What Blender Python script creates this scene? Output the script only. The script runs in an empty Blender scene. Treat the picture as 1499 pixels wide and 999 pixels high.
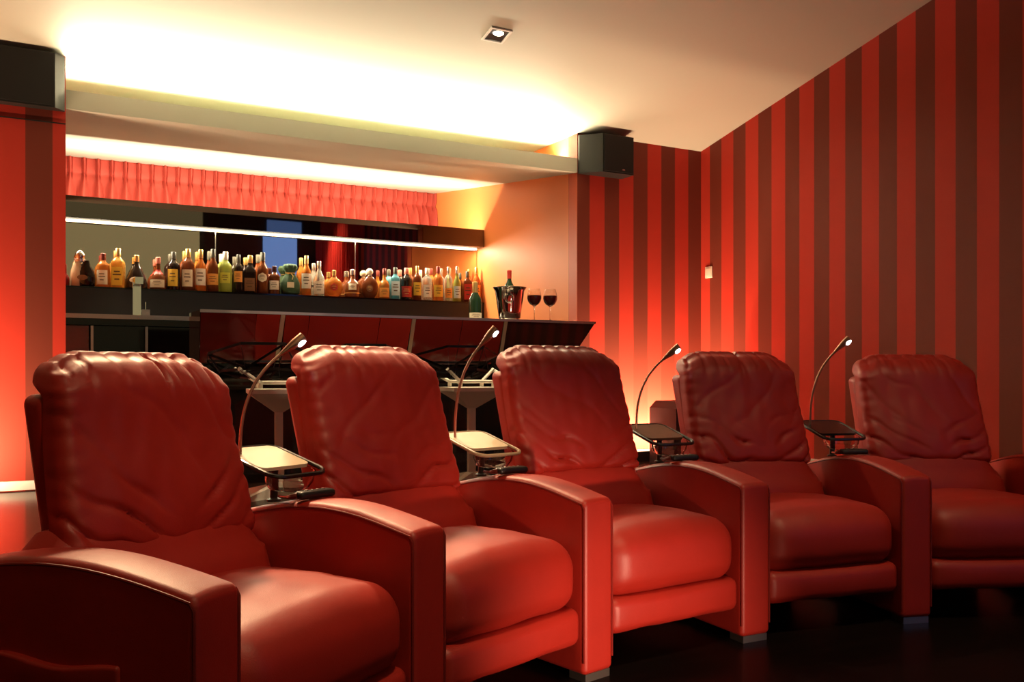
import bpy, bmesh, math, random
from mathutils import Vector, Matrix, noise

# ------------------------------------------------------------------ camera, world, lights, exposure
scene = bpy.context.scene
COL = scene.collection
PI = math.pi
YAW = math.radians(28.5)
CAM = Vector((-4.76, -5.605, 0.65))
LOWER = -0.28                                   # level of the lower tier the recliners stand on

cd = bpy.data.cameras.new('camera')
cd.sensor_width = 36.0
cd.lens = 1320.0 / 1499.0 * 36.0
cd.shift_y = 45.5 / 1499.0
cd.clip_start = 0.05
camo = bpy.data.objects.new('camera', cd)
camo.location = CAM
camo.rotation_euler = (PI / 2, 0, -YAW)
COL.objects.link(camo)
scene.camera = camo

w = bpy.data.worlds.new('world'); scene.world = w; w.use_nodes = True
w.node_tree.nodes['Background'].inputs[0].default_value = (0.012, 0.008, 0.006, 1)
w.node_tree.nodes['Background'].inputs[1].default_value = 1.0
scene.view_settings.view_transform = 'Standard'
scene.view_settings.look = 'None'
scene.view_settings.exposure = 0.0
scene.view_settings.gamma = 1.0
scene.view_settings.use_curve_mapping = False

WARM = (1.0, 0.80, 0.50)
WARMER = (1.0, 0.66, 0.36)
PALE = (1.0, 0.86, 0.62)

def area(name, loc, direction, sx, sy, power, color, spread=PI):
    l = bpy.data.lights.new(name, 'AREA'); l.shape = 'RECTANGLE'; l.size = sx; l.size_y = sy
    l.energy = power; l.color = color; l.spread = spread
    o = bpy.data.objects.new(name, l); COL.objects.link(o); o.location = loc
    d = Vector(direction).normalized()
    # local -Z -> direction, local X stays along world X (or Y when aimed along X)
    up = Vector((1, 0, 0)) if abs(d.x) < 0.9 else Vector((0, 1, 0))
    zax = -d; xax = (up - zax * up.dot(zax)).normalized(); yax = zax.cross(xax)
    o.rotation_euler = Matrix((xax, yax, zax)).transposed().to_euler()
    return o

def spot(name, loc, target, power, angle, blend, color, radius=0.04):
    l = bpy.data.lights.new(name, 'SPOT'); l.energy = power; l.spot_size = math.radians(angle)
    l.spot_blend = blend; l.color = color; l.shadow_soft_size = radius
    o = bpy.data.objects.new(name, l); COL.objects.link(o); o.location = loc
    o.rotation_euler = (Vector(target) - Vector(loc)).to_track_quat('-Z', 'Y').to_euler()
    return o

def rm(X, Z, z=0.0):
    """camera-plan coordinates (right, forward) -> room coordinates"""
    return Vector((CAM.x + X * math.cos(YAW) + Z * math.sin(YAW), CAM.y - X * math.sin(YAW) + Z * math.cos(YAW), z))

# light trough over the bar opening, trough above the bottle shelf, strip under it
area('trough_light', (-2.9, 0.22, 2.215), (0, -0.35, 1), 3.5, 0.06, 185, PALE, math.radians(140))
area('valance_light', (-2.95, 1.66, 1.79), (0, 0.35, 1), 3.4, 0.05, 95, PALE)
area('bottle_light', (-2.95, 1.636, 1.742), (0, -0.15, -1), 3.4, 0.014, 72, (1.0, 0.86, 0.62))
# linear wall washers on the floor
area('washer_light_left', (-5.75, -0.32, 0.09), (0, 0.6, 0.8), 1.5, 0.05, 120, (1.0, 0.62, 0.38))
area('washer_light_right', (-0.58, -0.25, 0.09), (0.0, 0.6, 0.8), 1.0, 0.05, 95, (1.0, 0.62, 0.38))

# ------------------------------------------------------------------ materials
MATS = {}
def mat(name, color, rough=0.5, metal=0.0, trans=0.0, coat=0.0, emit=None, estr=0.0, ior=1.45,
        bump=0.0, bscale=80.0, var=0.0, vscale=6.0, spec=0.5):
    if name in MATS: return MATS[name]
    m = bpy.data.materials.new(name); m.use_nodes = True
    nt = m.node_tree; b = nt.nodes['Principled BSDF']
    b.inputs['Base Color'].default_value = (*color, 1)
    b.inputs['Roughness'].default_value = rough
    b.inputs['Metallic'].default_value = metal
    b.inputs['Transmission Weight'].default_value = trans
    b.inputs['Coat Weight'].default_value = coat
    b.inputs['Coat Roughness'].default_value = 0.04
    b.inputs['IOR'].default_value = ior
    b.inputs['Specular IOR Level'].default_value = spec
    if emit:
        b.inputs['Emission Color'].default_value = (*emit, 1)
        b.inputs['Emission Strength'].default_value = estr
    if bump or var:
        tc = nt.nodes.new('ShaderNodeTexCoord')
        if bump:
            n = nt.nodes.new('ShaderNodeTexNoise'); n.inputs['Scale'].default_value = bscale
            n.inputs['Detail'].default_value = 3
            bp = nt.nodes.new('ShaderNodeBump'); bp.inputs['Strength'].default_value = bump
            bp.inputs['Distance'].default_value = 0.002
            nt.links.new(tc.outputs['Object'], n.inputs['Vector'])
            nt.links.new(n.outputs['Fac'], bp.inputs['Height'])
            nt.links.new(bp.outputs['Normal'], b.inputs['Normal'])
        if var:
            n2 = nt.nodes.new('ShaderNodeTexNoise'); n2.inputs['Scale'].default_value = vscale
            n2.inputs['Detail'].default_value = 4
            mx = nt.nodes.new('ShaderNodeMix'); mx.data_type = 'RGBA'
            mx.inputs[6].default_value = (*[c * (1 - var) for c in color], 1)
            mx.inputs[7].default_value = (*[min(1, c * (1 + var)) for c in color], 1)
            nt.links.new(tc.outputs['Object'], n2.inputs['Vector'])
            nt.links.new(n2.outputs['Fac'], mx.inputs[0])
            nt.links.new(mx.outputs[2], b.inputs['Base Color'])
    MATS[name] = m
    return m

def stripes(name, axis, edge, width, ca, cb):
    """striped wallpaper: from `edge` the colours ca, cb alternate every `width` metres along axis"""
    m = bpy.data.materials.new(name); m.use_nodes = True; nt = m.node_tree; b = nt.nodes['Principled BSDF']
    b.inputs['Roughness'].default_value = 0.62; b.inputs['Specular IOR Level'].default_value = 0.25
    g = nt.nodes.new('ShaderNodeNewGeometry'); s = nt.nodes.new('ShaderNodeSeparateXYZ')
    nt.links.new(g.outputs['Position'], s.inputs[0])
    def mth(op, a, val):
        n = nt.nodes.new('ShaderNodeMath'); n.operation = op
        nt.links.new(a, n.inputs[0]); n.inputs[1].default_value = val; return n.outputs[0]
    v = mth('SUBTRACT', s.outputs[axis], edge); v = mth('DIVIDE', v, 2 * width)
    fr = nt.nodes.new('ShaderNodeMath'); fr.operation = 'FRACT'; nt.links.new(v, fr.inputs[0])
    v = mth('GREATER_THAN', fr.outputs[0], 0.5)
    mx = nt.nodes.new('ShaderNodeMix'); mx.data_type = 'RGBA'
    mx.inputs[6].default_value = (*ca, 1); mx.inputs[7].default_value = (*cb, 1)
    nt.links.new(v, mx.inputs[0]); nt.links.new(mx.outputs[2], b.inputs['Base Color'])
    n = nt.nodes.new('ShaderNodeTexNoise'); n.inputs['Scale'].default_value = 220
    bp = nt.nodes.new('ShaderNodeBump'); bp.inputs['Strength'].default_value = 0.15; bp.inputs['Distance'].default_value = 0.001
    nt.links.new(g.outputs['Position'], n.inputs['Vector']); nt.links.new(n.outputs['Fac'], bp.inputs['Height'])
    nt.links.new(bp.outputs['Normal'], b.inputs['Normal'])
    return m

RED = (0.52, 0.040, 0.022); DARKRED = (0.18, 0.032, 0.017)
M_STR_B = stripes('wallpaper_back', 0, -0.130, 0.133, DARKRED, RED)
M_STR_L = stripes('wallpaper_left', 0, -4.613, 0.133, RED, DARKRED)
M_STR_R = stripes('wallpaper_right', 1, -0.1058, 0.133, RED, DARKRED)
M_CEIL = mat('ceiling_paint', (0.555, 0.555, 0.445), 0.55, bump=0.08, bscale=60)
M_WHITE = mat('white_paint', (0.80, 0.76, 0.68), 0.5)
M_ORANGE = mat('orange_paint', (0.78, 0.225, 0.06), 0.5, bump=0.06, bscale=120)
M_JAMB = mat('jamb_paint', (0.55, 0.10, 0.04), 0.5)
M_FLOOR = None
def wood(name, c1, c2, rough):
    m = bpy.data.materials.new(name); m.use_nodes = True; nt = m.node_tree; b = nt.nodes['Principled BSDF']
    b.inputs['Roughness'].default_value = rough; b.inputs['Specular IOR Level'].default_value = 0.05
    tc = nt.nodes.new('ShaderNodeTexCoord'); mp = nt.nodes.new('ShaderNodeMapping')
    mp.inputs['Scale'].default_value = (1.2, 22, 4)
    n = nt.nodes.new('ShaderNodeTexNoise'); n.inputs['Scale'].default_value = 2.0; n.inputs['Detail'].default_value = 6
    mx = nt.nodes.new('ShaderNodeMix'); mx.data_type = 'RGBA'
    mx.inputs[6].default_value = (*c1, 1); mx.inputs[7].default_value = (*c2, 1)
    nt.links.new(tc.outputs['Object'], mp.inputs[0]); nt.links.new(mp.outputs[0], n.inputs['Vector'])
    nt.links.new(n.outputs['Fac'], mx.inputs[0]); nt.links.new(mx.outputs[2], b.inputs['Base Color'])
    bp = nt.nodes.new('ShaderNodeBump'); bp.inputs['Strength'].default_value = 0.1; bp.inputs['Distance'].default_value = 0.001
    nt.links.new(n.outputs['Fac'], bp.inputs['Height']); nt.links.new(bp.outputs['Normal'], b.inputs['Normal'])
    return m
M_WOOD = wood('dark_wood', (0.010, 0.006, 0.005), (0.030, 0.016, 0.012), 0.16)
M_WOOD2 = wood('black_wood', (0.004, 0.003, 0.003), (0.012, 0.007, 0.006), 0.25)

def leather(name, c, rough):
    m = bpy.data.materials.new(name); m.use_nodes = True; nt = m.node_tree; b = nt.nodes['Principled BSDF']
    tc = nt.nodes.new('ShaderNodeTexCoord')
    n = nt.nodes.new('ShaderNodeTexNoise'); n.inputs['Scale'].default_value = 9; n.inputs['Detail'].default_value = 5
    mx = nt.nodes.new('ShaderNodeMix'); mx.data_type = 'RGBA'
    mx.inputs[6].default_value = (*[x * 0.86 for x in c], 1); mx.inputs[7].default_value = (*[x * 1.14 for x in c], 1)
    v = nt.nodes.new('ShaderNodeTexVoronoi'); v.inputs['Scale'].default_value = 420
    n3 = nt.nodes.new('ShaderNodeTexNoise'); n3.inputs['Scale'].default_value = 34; n3.inputs['Detail'].default_value = 4
    ad = nt.nodes.new('ShaderNodeMath'); ad.operation = 'MULTIPLY_ADD'; ad.inputs[1].default_value = 0.25
    bp = nt.nodes.new('ShaderNodeBump'); bp.inputs['Strength'].default_value = 0.22; bp.inputs['Distance'].default_value = 0.003
    for x in (n, v, n3): nt.links.new(tc.outputs['Object'], x.inputs['Vector'])
    nt.links.new(n.outputs['Fac'], mx.inputs[0]); nt.links.new(mx.outputs[2], b.inputs['Base Color'])
    nt.links.new(v.outputs['Distance'], ad.inputs[0]); nt.links.new(n3.outputs['Fac'], ad.inputs[2])
    nt.links.new(ad.outputs[0], bp.inputs['Height']); nt.links.new(bp.outputs['Normal'], b.inputs['Normal'])
    b.inputs['Roughness'].default_value = rough; b.inputs['Specular IOR Level'].default_value = 0.52
    return m
M_LEATHER = leather('red_leather', (0.35, 0.017, 0.009), 0.48)
M_PIPING = mat('leather_piping', (0.20, 0.012, 0.008), 0.5)
M_BLACK = mat('black_gloss', (0.006, 0.005, 0.005), 0.06, spec=0.35)
M_BLACKM = mat('black_satin', (0.012, 0.011, 0.010), 0.4)
M_BAR = mat('bar_lacquer', (0.012, 0.004, 0.003), 0.035, ior=1.7)
M_MIRROR = mat('tinted_mirror', (0.62, 0.54, 0.46), 0.015, metal=1.0)
M_FASCIA = mat('fascia_mirror', (0.20, 0.17, 0.15), 0.02, metal=1.0)
M_CHROME = mat('chrome', (0.82, 0.80, 0.76), 0.08, metal=1.0)
M_STEEL = mat('brushed_steel', (0.50, 0.47, 0.42), 0.38, metal=1.0)
M_SPEAK = mat('speaker_cabinet', (0.014, 0.013, 0.011), 0.45, bump=0.3, bscale=300)
M_STOOLB = mat('black_cast_metal', (0.010, 0.009, 0.009), 0.35)
M_STOOLW = mat('grey_white_metal', (0.74, 0.69, 0.58), 0.4)
M_TRAY = mat('cream_tray', (0.72, 0.62, 0.44), 0.35)
M_TRAYD = mat('dark_wood_tray', (0.10, 0.045, 0.025), 0.3, var=0.4, vscale=40)
M_TRAYK = mat('black_tray', (0.014, 0.010, 0.009), 0.25)
M_GLASS = mat('clear_glass', (0.95, 0.93, 0.90), 0.02, trans=1.0, ior=1.45)
M_WINE = mat('red_wine', (0.10, 0.004, 0.006), 0.03, trans=0.25, ior=1.34)
M_LEDW = mat('led_strip', (1, 0.9, 0.7), 0.5, emit=(1.0, 0.86, 0.60), estr=7)
M_LEDB = mat('reading_led', (0.9, 0.92, 1), 0.4, emit=(0.85, 0.90, 1.0), estr=22)
M_LAMPDISC = mat('lamp_disc', (1, 0.9, 0.7), 0.4, emit=(1.0, 0.85, 0.62), estr=10)
M_COPPER = mat('bronze_stem', (0.45, 0.24, 0.16), 0.3, metal=0.85)

# ------------------------------------------------------------------ mesh helpers
class MB:
    def __init__(self): self.v = []; self.f = []
    def add(self, v, f):
        k = len(self.v); self.v += [tuple(p) for p in v]; self.f += [tuple(i + k for i in q) for q in f]; return self
    def box(self, x0, x1, y0, y1, z0, z1):
        return self.add([(x0, y0, z0), (x1, y0, z0), (x1, y1, z0), (x0, y1, z0), (x0, y0, z1), (x1, y0, z1), (x1, y1, z1), (x0, y1, z1)],
                        [(0, 3, 2, 1), (4, 5, 6, 7), (0, 1, 5, 4), (1, 2, 6, 5), (2, 3, 7, 6), (3, 0, 4, 7)])
    def lathe(self, prof, seg=24, sy=1.0, c=(0, 0, 0), cap=True):
        v = []; f = []; n = len(prof)
        for r, z in prof:
            for i in range(seg):
                a = 2 * PI * i / seg; v.append((c[0] + r * math.cos(a), c[1] + r * sy * math.sin(a), c[2] + z))
        for j in range(n - 1):
            for i in range(seg):
                k = (i + 1) % seg; f.append((j * seg + i, j * seg + k, (j + 1) * seg + k, (j + 1) * seg + i))
        if cap:
            f.append(tuple(range(seg))[::-1]); f.append(tuple((n - 1) * seg + i for i in range(seg)))
        return self.add(v, f)
    def tube(self, path, r, seg=8, closed=False):
        P = [Vector(p) for p in path]; n = len(P); rr = r if isinstance(r, (list, tuple)) else [r] * n
        v = []; f = []; ref = None
        for i in range(n):
            a = P[(i - 1) % n] if (closed or i > 0) else P[i]; b = P[(i + 1) % n] if (closed or i < n - 1) else P[i]
            t = (b - a).normalized()
            if ref is None:
                ref = Vector((0, 0, 1)) if abs(t.z) < 0.9 else Vector((1, 0, 0))
            x = (ref - t * ref.dot(t)).normalized(); y = t.cross(x); ref = x
            for k in range(seg):
                an = 2 * PI * k / seg; v.append(P[i] + (x * math.cos(an) + y * math.sin(an)) * rr[i])
        m = n if closed else n - 1
        for i in range(m):
            j = (i + 1) % n
            for k in range(seg):
                l = (k + 1) % seg; f.append((i * seg + k, i * seg + l, j * seg + l, j * seg + k))
        if not closed:
            f.append(tuple(range(seg))[::-1]); f.append(tuple((n - 1) * seg + k for k in range(seg)))
        return self.add(v, f)
    def prism(self, poly, axis, a0, a1):
        """extrude a 2D polygon along an axis; poly in the two remaining axes in xyz order"""
        n = len(poly)
        def mk(p, a):
            return {0: (a, p[0], p[1]), 1: (p[0], a, p[1]), 2: (p[0], p[1], a)}[axis]
        v = [mk(p, a0) for p in poly] + [mk(p, a1) for p in poly]
        f = [tuple(range(n))[::-1], tuple(range(n, 2 * n))] + [(i, (i + 1) % n, n + (i + 1) % n, n + i) for i in range(n)]
        return self.add(v, f)
    def rbox(self, c, size, r, nx=4, ny=4, nz=4, k=4, fn=None):
        """rounded box with an even grid; fn(p, uvw) may deform each point"""
        h = [s / 2 for s in size]; r = min(r, min(h) * 0.98)
        def coords(hh, n):
            inn = hh - r
            lo = [-inn - r * math.tan(PI / 4 * (k - i) / k) for i in range(k)]
            mid = [-inn + 2 * inn * i / n for i in range(n + 1)]
            return lo + mid + [-x for x in reversed(lo)]
        C = [coords(h[i], (nx, ny, nz)[i]) for i in range(3)]
        idx = {}; v = []; f = []
        def pt(i, j, l):
            key = (i, j, l)
            if key in idx: return idx[key]
            p = Vector((C[0][i], C[1][j], C[2][l]))
            q = Vector([max(-(h[a] - r), min(h[a] - r, p[a])) for a in range(3)])
            d = p - q
            pos = q + d.normalized() * r if d.length > 1e-9 else q
            uvw = Vector([pos[a] / h[a] for a in range(3)])
            pos = pos + Vector(c)
            if fn: pos = fn(pos, uvw)
            idx[key] = len(v); v.append(pos); return idx[key]
        N = [len(x) - 1 for x in C]
        for ax in range(3):
            b, d = (ax + 1) % 3, (ax + 2) % 3
            for side in (0, N[ax]):
                for i in range(N[b]):
                    for j in range(N[d]):
                        q = []
                        for (di, dj) in ((0, 0), (1, 0), (1, 1), (0, 1)):
                            t = [0, 0, 0]; t[ax] = side; t[b] = i + di; t[d] = j + dj; q.append(pt(*t))
                        f.append(tuple(q) if side else tuple(reversed(q)))
        return self.add(v, f)
    def mesh(self, name, m, smooth=True, angle=38):
        me = bpy.data.meshes.new(name); me.from_pydata([tuple(p) for p in self.v], [], self.f)
        bm = bmesh.new(); bm.from_mesh(me); bmesh.ops.recalc_face_normals(bm, faces=bm.faces); bm.to_mesh(me); bm.free()
        me.materials.append(m)
        if smooth:
            me.polygons.foreach_set('use_smooth', [True] * len(me.polygons))
            me.set_sharp_from_angle(angle=math.radians(angle))
        me.update(); return me
    def obj(self, name, m, parent=None, loc=(0, 0, 0), rz=0, smooth=True, angle=38):
        return link(name, self.mesh(name, m, smooth, angle), parent, loc, rz)

def link(name, me, parent=None, loc=(0, 0, 0), rz=0):
    o = bpy.data.objects.new(name, me); COL.objects.link(o)
    if parent: o.parent = parent
    o.location = loc; o.rotation_euler = (0, 0, rz)
    return o
def tag(o, label=None, cat=None, group=None, kind=None):
    if label: o['label'] = label
    if cat: o['category'] = cat
    if group: o['group'] = group
    if kind: o['kind'] = kind
    return o
def thing(name, loc, label, cat, rz=0, group=None):
    return tag(link(name, None, None, loc, rz), label, cat, group)
def struct(name, mb, m, label=None, smooth=False, parent=None):
    o = mb.obj(name, m, parent, smooth=smooth)
    if parent is None: o['kind'] = 'structure'
    if label: o['label'] = label
    return o
def sm(a, b, x):
    t = max(0.0, min(1.0, (x - a) / (b - a))); return t * t * (3 - 2 * t)

# ------------------------------------------------------------------ room shell
ZC = 2.411; SL = 0.2197                         # ceiling height at the back wall, slope up towards the screen end
YR = -7.2; XL = -9.2
def zc(y): return ZC - SL * y
struct('wall_back_right', MB().box(-1.17, 0.0, 0.0, 0.12, 0, ZC + 0.05), M_STR_B, 'red and maroon striped wall beside the bar opening')
struct('wall_back_left', MB().box(XL, -4.548, 0.0, 0.12, 0, ZC + 0.05), M_STR_L, 'red and maroon striped wall left of the bar opening')
struct('wall_right', MB().prism([(0.12, LOWER - .05), (0.12, ZC + .05), (0, ZC + .02), (YR - .1, zc(YR - .1) + .02), (YR - .1, LOWER - .05)], 0, 0.0, 0.12), M_STR_R, 'tall red and maroon striped side wall under the sloping ceiling')
M_RED = mat('red_paint', (0.42, 0.05, 0.03), 0.6)
struct('wall_left', MB().prism([(0.12, LOWER - .05), (0.12, ZC + .05), (YR - .1, zc(YR) + .1), (YR - .1, LOWER - .05)], 0, XL - 0.12, XL), M_RED)
struct('wall_rear', MB().box(XL, 0.12, YR - 0.12, YR, LOWER - .05, zc(YR) + .1), mat('dark_paint', (0.035, 0.012, 0.010), 0.6))
struct('ceiling', MB().prism([(0.0, ZC), (YR - .12, zc(YR - .12)), (YR - .12, zc(YR - .12) + .08), (0.0, ZC + .08)], 0, XL - .12, 0.12), M_CEIL, 'cream sloping ceiling')

# upper floor follows the curve of the recliner row, the lower floor lies under the recliners
TH = [math.radians(t) for t in (62.66, 47.97, 33.39, 18.93, 4.59)]
PITCH = 0.692
ARM = [(-0.518, 1.595)]
for t in TH: ARM.append((ARM[-1][0] + PITCH * math.cos(t), ARM[-1][1] + PITCH * math.sin(t)))
BIS = [TH[0] + math.radians(7.3)] + [(TH[i] + TH[i + 1]) / 2 for i in range(4)] + [TH[4] - math.radians(7.2)]
edge = [rm(ARM[i][0] - math.sin(BIS[i]) * 1.02, ARM[i][1] + math.cos(BIS[i]) * 1.02) for i in range(6)]
poly = [(XL, 0.0), (XL, edge[0].y - 0.25), (edge[0].x - 0.9, edge[0].y - 0.25)] + [(p.x, p.y) for p in edge] + [(0.0, edge[-1].y - 0.1), (0.0, 0.0)]
poly = [(XL, 2.9), (XL, poly[1][1])] + poly[2:-1] + [(0.0, 2.9)]
struct('floor', MB().prism(poly, 2, LOWER, 0.0), M_WOOD, 'dark glossy wooden floor of the raised bar level')
struct('floor_lower', MB().box(XL, 0.0, YR, 0.0, LOWER - 0.08, LOWER), M_WOOD2, 'black wooden floor under the recliners')

# skirting boards
struct('baseboard_left', MB().box(XL, -4.548, -0.016, 0.0, 0.006, 0.056), M_WHITE)
struct('baseboard_back', MB().box(-1.17, -0.0, -0.016, 0.0, 0.006, 0.056), M_WHITE)
struct('baseboard_right', MB().box(-0.016, 0.0, -2.0, -0.016, 0.006, 0.056), M_WHITE)
struct('shadow_line', MB().box(-6.5, -4.548, -0.004, 0.0, 2.030, 2.036), M_BLACKM)  # thin dark strip drawing the shadow line along a wall panel top

# bar alcove: side walls, back wall, tilted ceiling, light trough
XA = -1.17
struct('wall_alcove_right', MB().box(XA, XA + 0.10, 0.12, 2.8, 0, 2.5), M_ORANGE, 'orange side wall of the bar alcove')
struct('trim_2', MB().box(XA - 0.003, XA + 0.001, 0.0, 0.112, 0, 2.13), M_JAMB)
struct('wall_alcove_left', MB().box(-5.3, -5.2, 0.12, 2.8, 0, 2.5), M_ORANGE)
struct('wall_alcove_back', MB().box(-5.3, XA + 0.1, 2.72, 2.8, 0, 2.5), M_WHITE)
struct('ceiling_alcove', MB().prism([(0.03, 2.121), (2.72, 2.430), (2.72, 2.46), (0.03, 2.151)], 0, -5.2, XA), M_CEIL, 'ceiling of the bar alcove, rising to the back')
struct('trim_3', MB().box(-4.548, XA, 0.0, 0.03, 2.120, 2.226), M_CEIL, 'cream front board of the light trough above the bar')
struct('ceiling_trough', MB().box(-5.2, XA + .1, 0.0, 0.75, ZC, ZC + 0.08), M_CEIL)
struct('wall_trough_back', MB().box(-5.2, XA, 0.70, 0.75, 2.215, ZC), M_CEIL)

# ------------------------------------------------------------------ recliners
def make_back(seed, lean=0.35, wide=1.0):
    rnd = random.Random(seed); off = Vector((seed * 7.3, seed * 3.1, 0))
    ph = [rnd.uniform(0, 6.28) for _ in range(6)]
    W = 0.575; H = 0.480; T = 0.125
    def fn(p, q):
        u, v = q.x, (q.z + 1) / 2
        front = max(0.0, -q.y)
        d = 0.0
        # soft pillow bulge of the front face
        d += front * 0.028 * (1 - u * u) * (1 - (2 * v - 1) ** 4)
        # gathers over the headrest
        s = u * 9 + 1.3 * noise.noise(Vector((u * 2.2, v * 1.5, 0)) + off)
        g = 1 - abs(math.sin(s * 1.6 + ph[0] + v * 1.4 * (1 if u > 0 else -1)))
        top = sm(0.70, 0.98, v)
        d -= 0.021 * (g ** 3) * top * (0.35 + 0.65 * noise.noise(Vector((u * 3, 0, 3)) + off) ** 2 * 3)
        # draped creases in the lower half, falling from both sides to the middle
        c = v - 0.30 * abs(u - 0.1) ** 1.3 + 0.10 * noise.noise(Vector((u * 2.5, v * 2.5, 5)) + off)
        cr = 1 - abs(math.sin(c * 19 + ph[1]))
        d -= front * 0.021 * cr ** 3 * sm(0.55, 0.15, v) * sm(0.02, 0.4, abs(u - 0.1)) * (0.55 + 0.9 * noise.noise(Vector((u * 2, v * 3, 11)) + off))
        c2 = v + 0.5 * u * (1 if seed % 2 else -1) + 0.15 * noise.noise(Vector((u * 2, v * 2, 9)) + off)
        d -= front * 0.005 * (1 - abs(math.sin(c2 * 8 + ph[2]))) ** 4 * sm(0.2, 0.5, v) * sm(0.95, 0.7, v)
        # puckered side seams
        d -= 0.004 * (1 - abs(math.sin(v * 34 + ph[3]))) * sm(0.75, 0.98, abs(u)) * front
        d += front * 0.004 * noise.noise(Vector((u * 5, v * 5, 2)) + off)
        nrm = Vector((q.x ** 5 * 0.4, -front, max(0, q.z) ** 5)).normalized() if (front or q.z > 0.8) else Vector((0, 1, 0))
        p = p + nrm * d
        if q.y > 0: p.y -= 0.055 * sm(0.90, 0.78, v) * q.y
        # headrest rolls a little forward at the top edge and narrows at the shoulders
        p.x *= 1.0 - 0.03 * sm(0.3, 1, v) - 0.05 * sm(0.82, 1.0, v)
        p.z -= 0.030 * sm(0.6, 1.0, abs(u)) * sm(0.7, 1, v)
        p.z += 0.020 * (1 - u * u) * sm(0.0, 0.35, 1 - v) * 0.6
        p.y -= 0.016 * sm(0.55, 0.85, v)
        if front > 0: p.y += front * 0.050 * max(0, (v - 0.80) / 0.2) ** 2
        p.z -= max(0, -q.y) * 0.012 * sm(0.93, 1, v)
        # lean
        p.y += (p.z - 0.551) * lean
        p.x *= 1 + (wide - 1) * sm(0.8, 0.0, v)
        return p
    return MB().rbox((0, 0.507 + T / 2, 0.540 + H / 2), (W, T, H), 0.034, 56, 5, 50, 4, fn)

def make_seat(seed):
    off = Vector((seed * 5.7, 1, 2))
    def fn(p, q):
        y = p.y
        hw = 0.281 + max(0, y) * math.tan(math.radians(7.25)) * 0.9
        p.x = q.x * hw
        f = sm(-1, 0.2, q.z)
        dome = (1 - q.x ** 2) * (1 - (q.y + 0.25) ** 2 * 0.7)
        if q.z > 0: p.z += 0.034 * dome * q.z
        # front bulges out
        if q.y < 0: p.y -= 0.020 * (1 - q.z ** 2) * (1 - q.x ** 4) * (-q.y)
        d = noise.noise(Vector((q.x * 2.4, q.y * 2.4, q.z)) + off) * 0.004
        p.z += d
        # small tension creases near the front corners
        t = 1 - abs(math.sin((q.y * 9 + abs(q.x) * 4)))
        p.z -= 0.004 * t ** 4 * sm(0.55, 0.95, abs(q.x)) * sm(0.2, -0.6, q.y)
        return p
    return MB().rbox((0, 0.300, 0.318), (0.56, 0.56, 0.205), 0.075, 24, 22, 6, 5, fn)

def make_footrest():
    def fn(p, q):
        hw = 0.279 + max(0, p.y) * 0.11
        p.x = q.x * hw
        if q.y < 0: p.y -= 0.010 * (1 - q.z ** 2) * (1 - q.x ** 4) * (-q.y)
        p.z += 0.0035 * noise.noise(Vector((q.x * 3, q.z * 2, 4)))
        return p
    return MB().rbox((0, 0.110, 0.172), (0.56, 0.19, 0.112), 0.030, 16, 4, 3, 4, fn)

def make_lumbar():
    def fn(p, q):
        p.x = q.x * (0.300 + 0.045 * (q.y + 1) / 2 + 0.010)
        if q.y < 0: p.y -= 0.018 * (1 - q.x ** 2) * (1 - q.z ** 2)
        p.y += (p.z - 0.551) * 0.35 + 0.012 * (1 if q.z > 0 else 0)
        p.z += 0.016 * (1 - q.x ** 2) * max(0, q.z)
        if q.z > 0: p.z -= 0.075 * sm(0.74, 1.0, abs(q.x)) * q.z
        return p
    return MB().rbox((0, 0.565, 0.470), (0.62, 0.11, 0.22), 0.040, 16, 4, 6, 4, fn)

def make_shell(lean=0.35):
    def fn(p, q):
        p.x *= 1.0 - 0.035 * (q.z + 1) / 2
        p.y += (p.z - 0.551) * (lean if p.z > 0.45 else 0.25)
        if q.y > 0: p.y += 0.03 * (1 - q.x ** 2) * (1 - q.z ** 2)
        return p
    return MB().rbox((0, 0.596, 0.540), (0.592, 0.085, 0.76), 0.028, 10, 3, 14, 4, fn)

def arm_top(y):
    return 0.541 + 0.046 * math.sin(PI * min(max(0, y), 0.78) / 0.64)
AW = 0.063
def make_arm():
    def fn(p, q):
        t = (q.z + 1) / 2
        y = p.y
        p.z = 0.022 + (p.z - 0.022) / (0.541 - 0.022) * (arm_top(y) - 0.022)
        if q.z > 0.9: p.z += 0.005 * (1 - q.x ** 2)
        p.x += 0.003 * math.copysign(1, q.x) * (1 - q.z ** 2) * (1 - q.y ** 2) * (abs(q.x) > 0.9)
        p.z += 0.0015 * noise.noise(Vector((p.x * 8, p.y * 9, 3))) * (q.z > 0.8)
        return p
    return MB().rbox((0, 0.40, 0.2815), (2 * AW, 0.80, 0.519), 0.017, 4, 26, 16, 4, fn)
def make_arm_piping():
    m = MB()
    for s in (-1, 1):
        pth = [(s * (AW - 0.002), -0.0005 + 0.004, 0.06 + 0.46 * i / 12) for i in range(13)]
        pth += [(s * (AW - 0.001), 0.012 + 0.77 * i / 24, arm_top(0.012 + 0.77 * i / 24) - 0.010) for i in range(25)]
        m.tube(pth, 0.0030, 6)
    return m

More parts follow.
